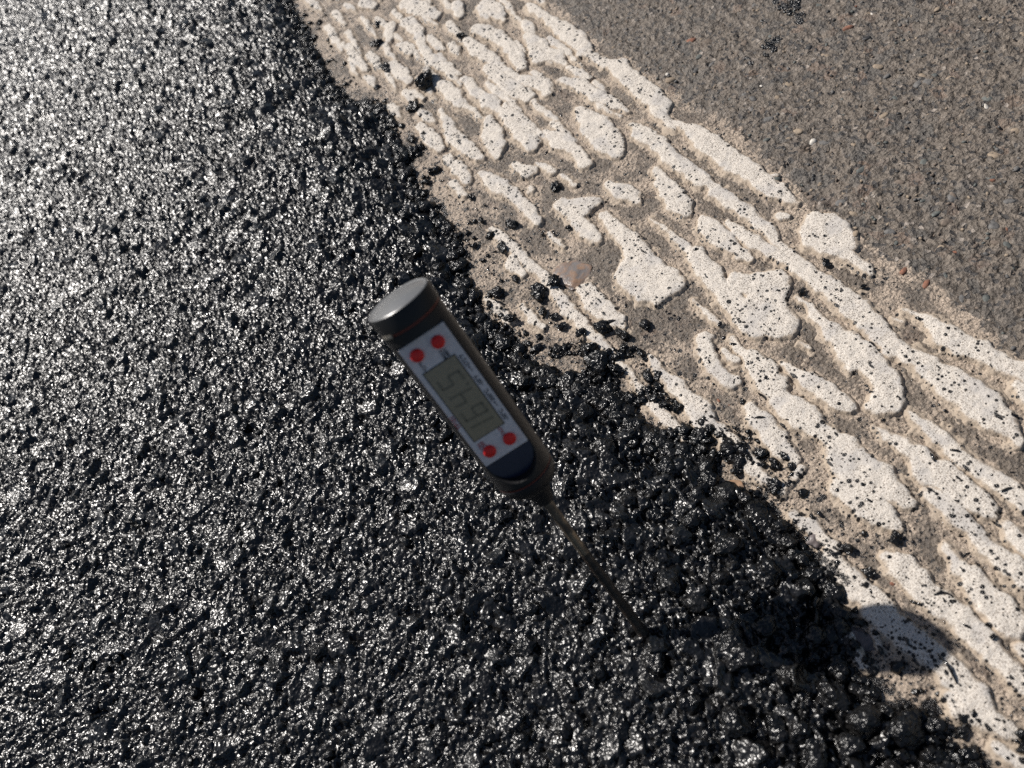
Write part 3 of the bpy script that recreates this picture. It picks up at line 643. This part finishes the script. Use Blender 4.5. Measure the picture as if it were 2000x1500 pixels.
# worn flat stones breaking through the paint
flat_mat = plain('polished_stone', (0.17, 0.155, 0.148), 0.36, 0.55, 0, (230, (0.27, 0.17, 0.11), 0.9))
rust_mat = plain('rusty_stone', (0.36, 0.215, 0.125), 0.6, 0.45, 0, (260, (0.24, 0.17, 0.12), 0.5))
dark_mat = plain('dark_worn_stone', (0.13, 0.105, 0.10), 0.45, 0.5, 0, (300, (0.07, 0.06, 0.06), 0.5))
for (x, y, rx, ry, rot, mt, lab) in WORN:
    me = stone_mesh('worn_stone', int(abs(x * 7) + abs(y)), 4, 12, 0.3, 0.3)
    me.materials.append({'flat': flat_mat, 'rust': rust_mat, 'dark': dark_mat}[mt])
    o = link('worn_stone', me, None, old)
    o.location = Vector((x, y, 0.0)) * MM; o.scale = (rx * MM, ry * MM, 4.2 * MM); o.rotation_euler = (0.04, 0.05, rot)
    o['label'] = lab

# ------------------------------------------------------------------ loose crumbs of hot mix lying on the marking
ORD = ['first', 'second', 'third', 'fourth', 'fifth', 'sixth', 'seventh', 'eighth', 'ninth', 'tenth', 'eleventh', 'twelfth', 'thirteenth', 'fourteenth', 'fifteenth', 'sixteenth', 'seventeenth', 'eighteenth', 'nineteenth', 'twentieth', 'twenty-first', 'twenty-second', 'twenty-third', 'twenty-fourth', 'twenty-fifth']
CRUMB_LABELS = {0: 'largest black asphalt crumb lying out on the upper part of the marking',
                1: 'black asphalt crumb just below the largest one on the upper marking',
                11: 'oval black crumb in the groove between two paint ridges right of the thermometer',
                20: 'biggest black asphalt lump at the fresh edge right of the thermometer',
                26: 'black crumb beside the hooked paint ridge at the fresh asphalt edge'}
def across(p):                                     # how far to the right a ground spot lies, seen from where one stands
    v = Vector((p[0] * MM, p[1] * MM, -CAM_H)); return v.dot(cx) / v.dot(FWD)
bands = {}
for i, (x, y, r) in enumerate(CRUMBS):
    if i in CRUMB_LABELS: continue
    d = x - float(edge_x(np.array(y)))
    where = 'near the upper end of the marking' if y > 240 else ('on the lower right of the marking' if y < 130 else ('close to the fresh edge beside the thermometer' if d < 16 else 'among the middle paint ridges'))
    bands.setdefault(where, []).append(i)
for where, ids in bands.items():
    for k, i in enumerate(sorted(ids, key=lambda i: across(CRUMBS[i]))):
        CRUMB_LABELS[i] = ('small ' if CRUMBS[i][2] < 2.4 else '') + 'black asphalt crumb ' + where + ', ' + ORD[k] + ' from the left'
CRUMB = [stone_mesh('asphalt_crumb', 500 + k, 4, 12, 0.75, 0.7) for k in range(6)]
for c_ in CRUMB: c_.materials.append(M_STONE)
for i, (x, y, r) in enumerate(CRUMBS):
    o = link('asphalt_crumb', CRUMB[i % 6])
    d = x - float(edge_x(np.array(y)))
    base = ground_h(x, y)
    o.location = Vector((x, y, base + r * 0.36)) * MM
    o.scale = (r * r5.uniform(0.95, 1.25) * MM, r * r5.uniform(0.75, 1.0) * MM, r * 0.8 * MM)
    o.rotation_euler = (r5.uniform(-.2, .2), r5.uniform(-.2, .2), r5.uniform(0, 6.28))
    lab = CRUMB_LABELS[i]
    tag(o, lab, 'asphalt crumb', 'loose asphalt crumbs on the marking')

# bitumen drops spattered over paint and ground
items = []
r6 = np.random.default_rng(33)
for k in range(1700):
    y = -30 + 400 * r6.random() ** 1.2
    d = r6.exponential(60)
    if d > 125: continue
    x = float(edge_x(np.array(y))) + d
    r = min(1.0, 0.18 + r6.exponential(0.15))
    lng = r6.uniform(0.8, 1.3) if r6.random() < 0.8 else r6.uniform(1.6, 3.2)
    items.append((x, y, ground_h(x, y) - 0.02 + (-0.5 if ground_h(x, y) < 0.05 else 0), r, r * lng, r * 0.5, 0.5 + r6.normal() * 0.8))
tag(link('bitumen_drops', scatter_mesh('bitumen_drops', items, IV2, IF2, 0.08, 9, 0.36), M_DROP),
    'tiny black bitumen drops spattered over the white marking', 'bitumen drops', None, 'stuff')

# strands of bitumen
rank = sorted(range(1, len(STRANDS)), key=lambda i: across(STRANDS[i][0]))
for i, st in enumerate(STRANDS):
    pts = np.array(st); rad = 0.42 if i == 0 else 0.5
    bm = bmesh.new(); rings = []
    seg = []
    for a, b in zip(pts[:-1], pts[1:]):
        for t in np.linspace(0, 1, 6)[:-1]: seg.append(a + (b - a) * t)
    seg.append(pts[-1])
    for k, p in enumerate(seg):
        t = k / (len(seg) - 1); rr_ = rad * (0.35 + 0.65 * math.sin(math.pi * min(0.95, max(0.06, t))) ** 0.6)
        hz = ground_h(p[0], p[1]); dirv = seg[min(k + 1, len(seg) - 1)] - seg[max(k - 1, 0)]; dirv = dirv / np.linalg.norm(dirv)
        nrm = np.array([-dirv[1], dirv[0]])
        rings.append([bm.verts.new(Vector((p[0] + nrm[0] * rr_ * math.cos(u), p[1] + nrm[1] * rr_ * math.cos(u), hz + 0.25 + rr_ * math.sin(u) + (1.2 * math.sin(math.pi * t) if i == 0 else 0))) * MM) for u in np.linspace(0, 2 * math.pi, 9)[:-1]])
    for a, b in zip(rings[:-1], rings[1:]):
        for k in range(8): bm.faces.new((a[k], a[(k + 1) % 8], b[(k + 1) % 8], b[k]))
    bm.faces.new(rings[0]); bm.faces.new(rings[-1])
    bmesh.ops.recalc_face_normals(bm, faces=bm.faces)
    for f in bm.faces: f.smooth = True
    me = bpy.data.meshes.new('bitumen_strand'); bm.to_mesh(me); bm.free()
    tag(link('bitumen_strand', me, M_DROP),
        'longest thin black bitumen strand crossing the tip of the thermometer shadow' if i == 0 else 'short black bitumen strand stuck on the white paint, ' + ORD[rank.index(i)] + ' from the left',
        'bitumen strand', 'bitumen strands on the marking')

# tar spatter on the old asphalt
for ti, (sel, lab) in enumerate(((range(0, 6), 'larger glossy black tar spatter on the old asphalt at the top'),
                                 (range(6, 11), 'smaller glossy black tar spatter below the larger one on old asphalt'),
                                 (range(11, 13), 'tiny pair of black tar spots on the old asphalt'),
                                 (range(13, 15), 'tiny black tar spot between the two tar spatters'))):
    items = []; r7 = np.random.default_rng(60 + ti)
    for s_ in sel:
        x, y, r = TAR[s_]
        for k in range(int(30 + r * 26)):
            a = r7.uniform(0, 6.28); q_ = r * math.sqrt(r7.random()) * 1.1
            g = r7.uniform(0.2, 0.7)
            items.append((x + q_ * math.cos(a), y + q_ * math.sin(a), 0.1, g, g * r7.uniform(.7, 1.2), g * 0.7, r7.uniform(0, 6)))
    tag(link('tar_spatter', scatter_mesh('tar_spatter', items, IV2, IF2, 0.2, ti), M_FRESH), lab, 'tar spatter')

# ------------------------------------------------------------------ probe thermometer stuck in the hot mix
AX = Vector(AXIS).normalized()
NF = Vector(FACE).normalized()
TURN = math.radians(-9.0)
YL = AX.cross(NF)
XL = (NF * math.cos(TURN) + YL * math.sin(TURN)).normalized()
YL = AX.cross(XL)
thermo = bpy.data.objects.new('probe_thermometer', None)
col.objects.link(thermo)
mw = Matrix.Identity(4)
for i in range(3):
    mw[i][0], mw[i][1], mw[i][2] = XL[i], YL[i], AX[i]
    mw[i][3] = ENTRY[i] * MM
thermo.matrix_world = mw
tag(thermo, 'black digital probe thermometer stuck upright in the fresh asphalt', 'thermometer')
S0 = NOSE - 1.1                                # mm along the probe to the nose of the handle
FLAT = 6.1

m_black = plain('black_plastic', (0.014, 0.014, 0.015), 0.45, 0.32)
m_cap_sunlit = plain('sunlit_cap_plastic', (0.13, 0.132, 0.135), 0.34, 0.7, 0, (1500, (0.10, 0.102, 0.106), 0.08))  # black cap's top, lightening from the sun put into its grey colour
m_red = plain('red_button', (0.9, 0.016, 0.012), 0.4, 0.5)
m_seal = plain('red_seal', (0.17, 0.03, 0.016), 0.5, 0.4)
m_panel = plain('white_panel', (0.80, 0.73, 0.70), 0.5, 0.35)
m_navy = plain('navy_plastic', (0.012, 0.018, 0.045), 0.4, 0.5)
m_lcd = plain('lcd_glass', (0.34, 0.27, 0.17), 0.22, 0.5)
m_seg = plain('lcd_segment', (0.20, 0.163, 0.105), 0.22, 0.5)
m_ink = plain('black_ink', (0.02, 0.02, 0.03), 0.5, 0.4)
m_rink = plain('red_ink', (0.36, 0.02, 0.03), 0.5, 0.4)
m_frame = plain('display_frame', (0.02, 0.02, 0.02), 0.4, 0.4)
n = NT('stained_steel')
g = n.noise(150, 5, 0.7)
stain = n.ramp(g, 0.36, 0.62, 0.1, 0.9)
n.set(Base_Color=n.mix(stain, (0.27, 0.225, 0.17), (0.06, 0.042, 0.028)), Metallic=n.math('SUBTRACT', 0.85, n.math('MULTIPLY', stain, 0.7)), Roughness=n.math('ADD', 0.3, n.math('MULTIPLY', stain, 0.25)))
n.bump(g, 0.3, 0.0004)
m_probe = n.mat
n = NT('tarred_steel')
g = n.noise(420, 4, 0.7)
n.set(Base_Color=n.mix(n.ramp(g, 0.45, 0.62), (0.010, 0.008, 0.007), (0.04, 0.026, 0.018)), Roughness=0.4)
n.bump(g, 0.5, 0.0008)
m_tarred = n.mat

def lathe(name, prof, mat, segs=96, cut=None, parent=None, caps=True):
    """prof: (s, r) pairs in mm along local z; cut(s) limits the radius on the face side"""
    V = []; F = []
    ph = np.linspace(0, 2 * math.pi, segs, endpoint=False)
    for s, r in prof:
        rr_ = np.full(segs, r)
        if cut:
            lim = cut(s)
            if lim is not None:
                c = np.cos(ph); rr_ = np.where(c > 1e-6, np.minimum(rr_, lim / np.maximum(c, 1e-6)), rr_)
        for p, q_ in zip(ph, rr_): V.append((q_ * math.cos(p), q_ * math.sin(p), s))
    k = len(prof)
    for i in range(k - 1):
        for j in range(segs):
            F.append((i * segs + j, i * segs + (j + 1) % segs, (i + 1) * segs + (j + 1) % segs, (i + 1) * segs + j))
    if caps:
        F.append(tuple(range(segs))[::-1]); F.append(tuple((k - 1) * segs + j for j in range(segs)))
    me = bpy.data.meshes.new(name)
    me.from_pydata([Vector(v) * MM for v in V], [], F)
    for p in me.polygons: p.use_smooth = True
    me.set_sharp_from_angle(angle=math.radians(32))
    return link(name, me, mat, parent)

def slab(name, pts, x0, x1, mat, parent, bevel=0.0):
    """a flat piece on the face: pts (y, s) outline in mm, from depth x0 to x1"""
    bm = bmesh.new()
    a = [bm.verts.new(Vector((x0, y, s)) * MM) for y, s in pts]
    b = [bm.verts.new(Vector((x1, y, s)) * MM) for y, s in pts]
    bm.faces.new(a[::-1]); bm.faces.new(b)
    for i in range(len(pts)):
        j = (i + 1) % len(pts); bm.faces.new((a[i], a[j], b[j], b[i]))
    bmesh.ops.recalc_face_normals(bm, faces=bm.faces)
    if bevel: bmesh.ops.bevel(bm, geom=[e for e in bm.edges], offset=bevel * MM, segments=2, affect='EDGES')
    me = bpy.data.meshes.new(name); bm.to_mesh(me); bm.free()
    return link(name, me, mat, parent)

def rect(y0, y1, s0, s1): return [(y0, s0), (y1, s0), (y1, s1), (y0, s1)]

lathe('probe', [(44, 1.68), (S0 + 4, 1.75)], m_probe, 32, None, thermo)
lathe('probe_tip', [(-34, 0.3), (-31, 1.2), (-26, 1.75), (4, 2.2), (8, 1.85), (14, 1.95), (20, 1.78), (24, 1.86), (33, 1.74), (38, 1.8), (44.05, 1.71)], m_tarred, 32, None, thermo)
shoulder = [(S0, 2.6), (S0 + 0.3, 2.95), (S0 + 3.5, 3.7), (S0 + 6.4, 4.9), (S0 + 7.2, 5.1)]
for u in np.linspace(0, 1, 12):
    a = u * math.pi / 2
    shoulder.append((S0 + 7.6 + 5.4 * (1 - math.cos(a)), 5.2 + 4.6 * math.sin(a)))
prof = shoulder + [(S0 + 13.6, 9.85), (S0 + 13.9, 9.55), (S0 + 14.4, 9.55), (S0 + 14.7, 9.9)]
prof += [(S0 + u, 9.95) for u in np.arange(15.0, 26.1, 0.25)] + [(S0 + u, 9.95) for u in (34, 50, 64)]
prof += [(S0 + u, 9.95) for u in np.arange(71.0, 73.6, 0.2)] + [(S0 + 75.6, 10.0)]
FOOT_END, FOOT_TOP, HALF = S0 + 16.6, S0 + 25.6, 7.85
def pocket_half(s):
    if s >= S0 + 72.0: return HALF * max(0.0, 1 - (s - S0 - 72.0) / 0.5) - (0 if s < S0 + 72.5 else 5)
    if s >= FOOT_TOP: return HALF
    if s <= FOOT_END: return (s - FOOT_END) * 8
    return HALF * math.sqrt(max(0, 1 - ((FOOT_TOP - s) / (FOOT_TOP - FOOT_END)) ** 2))
def body_mesh():
    segs = 320; V = []; F = []
    ph = np.linspace(0, 2 * math.pi, segs, endpoint=False)
    for s, r in prof:
        x = r * np.cos(ph); y = r * np.sin(ph)
        out = np.abs(y) - pocket_half(s)
        w_ = sstep(0.0, 0.55, out)
        x = np.where(x > FLAT, FLAT + (x - FLAT) * w_, x)
        V += list(zip(x, y, [s] * segs))
    k = len(prof)
    F = [(i * segs + j, i * segs + (j + 1) % segs, (i + 1) * segs + (j + 1) % segs, (i + 1) * segs + j) for i in range(k - 1) for j in range(segs)]
    F += [tuple(range(segs))[::-1], tuple((k - 1) * segs + j for j in range(segs))]
    me = bpy.data.meshes.new('body'); me.from_pydata([Vector(v) * MM for v in V], [], F)
    for p in me.polygons: p.use_smooth = True
    me.set_sharp_from_angle(angle=math.radians(34))
    return link('body', me, m_black, thermo)
body_mesh()
lathe('seal_ring', [(S0 + 13.95, 9.0), (S0 + 14.0, 9.75), (S0 + 14.35, 9.75), (S0 + 14.4, 9.0)], m_seal, 96, None, thermo, caps=False)
lathe('seal_ring', [(S0 + 75.6, 9.4), (S0 + 75.65, 9.8), (S0 + 76.35, 9.8), (S0 + 76.4, 9.4)], m_seal, 96, None, thermo, caps=False)
cap = [(S0 + 76.4, 9.9), (S0 + 76.6, 10.15), (S0 + 81.2, 10.15), (S0 + 81.65, 10.02), (S0 + 81.7, 9.0)]
capo = lathe('cap', cap, m_black, 128, None, thermo)
dome = [(S0 + 81.3, 9.9), (S0 + 81.75, 9.88), (S0 + 81.98, 9.55), (S0 + 81.93, 9.1), (S0 + 81.75, 8.75)]
dome += [(S0 + 81.75 + 1.7 * (1 - (r / 8.75) ** 2), r) for r in (8, 7, 6, 5, 4, 3, 2, 1, 0.1)]
lathe('cap_top', dome, m_cap_sunlit, 128, None, capo)
m_slot = plain('steel_slot', (0.5, 0.46, 0.40), 0.35, 0.5, 0.8)
V = []; F = []
for k, a in enumerate(np.linspace(math.radians(-62), math.radians(-36), 10)):
    for r, s in ((9.9, 75.7), (10.35, 75.7), (10.35, 76.7), (9.9, 76.7)): V.append((r * math.cos(a), r * math.sin(a), S0 + s))
    if k:
        o_ = (k - 1) * 4
        for j in range(4): F.append((o_ + j, o_ + (j + 1) % 4, o_ + 4 + (j + 1) % 4, o_ + 4 + j))
F += [(3, 2, 1, 0), tuple(len(V) - 4 + j for j in range(4))]
me = bpy.data.meshes.new('eyelet'); me.from_pydata([Vector(v) * MM for v in V], [], F)
link('eyelet', me, m_slot, thermo)

PB, PT = S0 + 25.6, S0 + 71.2
panel = slab('face_panel', rect(-7.6, 7.5, PB, PT), FLAT - 0.2, FLAT + 0.35, m_panel, thermo, 0.12)
ss = np.linspace(FOOT_END + 0.05, PB - 0.25, 24)
foot = [(pocket_half(s) * 0.97, s) for s in ss]
slab('face_foot', [(-h_, s) for h_, s in foot] + [(h_, s) for h_, s in foot[::-1]], FLAT - 0.3, FLAT + 0.18, m_navy, thermo)
LY0, LY1, LS0, LS1 = -5.7, 4.6, S0 + 35.0, S0 + 61.3
TOPX = FLAT + 0.35
frame = slab('display_frame', rect(LY0 - 0.3, LY1 + 0.3, LS0 - 0.3, LS1 + 0.3), TOPX - 0.1, TOPX + 0.12, m_frame, thermo)
disp = slab('display', rect(LY0, LY1, LS0, LS1), TOPX + 0.05, TOPX + 0.17, m_lcd, thermo)

# digits 164.5: they read from the probe end towards the cap, tops to the -y side
SEG = {'1': 'bc', '6': 'acdefg', '4': 'bcfg', '5': 'acdfg'}
def digit(ch, s0, w, hgt, ybase):
    bm = bmesh.new(); tk = 0.85; g_ = 0.12
    def bar(u0, u1, v0, v1):
        # u along the reading direction (+s), v up the digit (-y)
        vs_ = []
        for dx in (TOPX + 0.15, TOPX + 0.20):
            for u, v in ((u0, v0), (u1, v0), (u1, v1), (u0, v1)):
                vs_.append(bm.verts.new(Vector((dx, ybase - v, s0 + u + v * 0.10)) * MM))
        bm.faces.new(vs_[4:8]); bm.faces.new(vs_[0:4][::-1])
        for j in range(4): bm.faces.new((vs_[j], vs_[(j + 1) % 4], vs_[4 + (j + 1) % 4], vs_[4 + j]))
    h2 = hgt / 2
    B = {'a': (tk * .5, w - tk * .5, hgt - tk, hgt), 'd': (tk * .5, w - tk * .5, 0, tk), 'g': (tk * .5, w - tk * .5, h2 - tk / 2, h2 + tk / 2),
         'f': (0, tk, h2 + g_, hgt - g_), 'e': (0, tk, g_, h2 - g_), 'b': (w - tk, w, h2 + g_, hgt - g_), 'c': (w - tk, w, g_, h2 - g_)}
    for s in SEG[ch]: bar(*B[s])
    bmesh.ops.recalc_face_normals(bm, faces=bm.faces)
    me = bpy.data.meshes.new('digit'); bm.to_mesh(me); bm.free()
    return link('digit', me, m_seg, disp)
sx = LS0 + 1.6
for chd, adv in (('1', 4.2), ('6', 5.6), ('4', 6.6), ('5', 0)):
    digit(chd, sx, 4.0 if chd != '1' else 2.4, 7.6, LY1 - 1.3); sx += adv
slab('decimal_point', rect(LY1 - 2.2, LY1 - 1.3, LS0 + 16.3, LS0 + 17.2), TOPX + 0.15, TOPX + 0.2, m_seg, disp)

def button(y, s):
    V = []; F = []
    segs = 32; prof_ = [(1.95, 0.0), (1.95, 0.75), (1.8, 1.0), (1.45, 1.12), (0.8, 1.2), (0.05, 1.22)]
    for r, hgt in prof_:
        for k in range(segs):
            a = 2 * math.pi * k / segs; V.append((TOPX - 0.1 + hgt, y + r * math.cos(a), s + r * math.sin(a)))
    for i in range(len(prof_) - 1):
        for k in range(segs): F.append((i * segs + k, i * segs + (k + 1) % segs, (i + 1) * segs + (k + 1) % segs, (i + 1) * segs + k))
    F.append(tuple((len(prof_) - 1) * segs + k for k in range(segs)))
    me = bpy.data.meshes.new('button'); me.from_pydata([Vector(v) * MM for v in V], [], F)
    for p in me.polygons: p.use_smooth = True
    link('button', me, m_red, thermo)
for y, s in ((-3.9, 67.2), (3.1, 67.2), (-3.8, 29.6), (3.3, 29.6)): button(y, S0 + s)

def print_text(txt, y, s, size, mat, line=0.8):
    cu = bpy.data.curves.new('print', 'FONT'); cu.body = txt; cu.size = size * MM; cu.align_x = 'CENTER'; cu.align_y = 'CENTER'
    cu.extrude = 0.02 * MM; cu.space_line = line; cu.offset = 0.00004
    tmp = bpy.data.objects.new('print', cu); col.objects.link(tmp)
    dg = bpy.context.evaluated_depsgraph_get()
    me = bpy.data.meshes.new_from_object(tmp.evaluated_get(dg))
    bpy.data.objects.remove(tmp)
    me.transform(Matrix(((0, 0, 1, (TOPX + 0.03) * MM), (0, -1, 0, y * MM), (1, 0, 0, s * MM), (0, 0, 0, 1))))
    me.name = 'print'
    me.materials.clear()
    link('print', me, mat, thermo)
print_text('-50°C', 6.1, S0 + 37.3, 1.75, m_ink)
print_text('~+300°C', 6.1, S0 + 44.0, 1.75, m_ink)
print_text('-58°F', 6.1, S0 + 50.7, 1.75, m_ink)
print_text('~+572°F', 6.1, S0 + 57.3, 1.75, m_ink)
print_text('TP101', -6.75, S0 + 43.5, 1.9, m_rink)
print_text('ON\nOFF', -4.6, S0 + 32.5, 1.5, m_rink)
print_text('HOLD', 2.7, S0 + 32.5, 1.5, m_rink)
print_text('°C/°F', -4.4, S0 + 63.3, 1.5, m_ink)
print_text('MAX\nMIN', 2.7, S0 + 63.2, 1.5, m_ink)
bpy.context.view_layer.update()
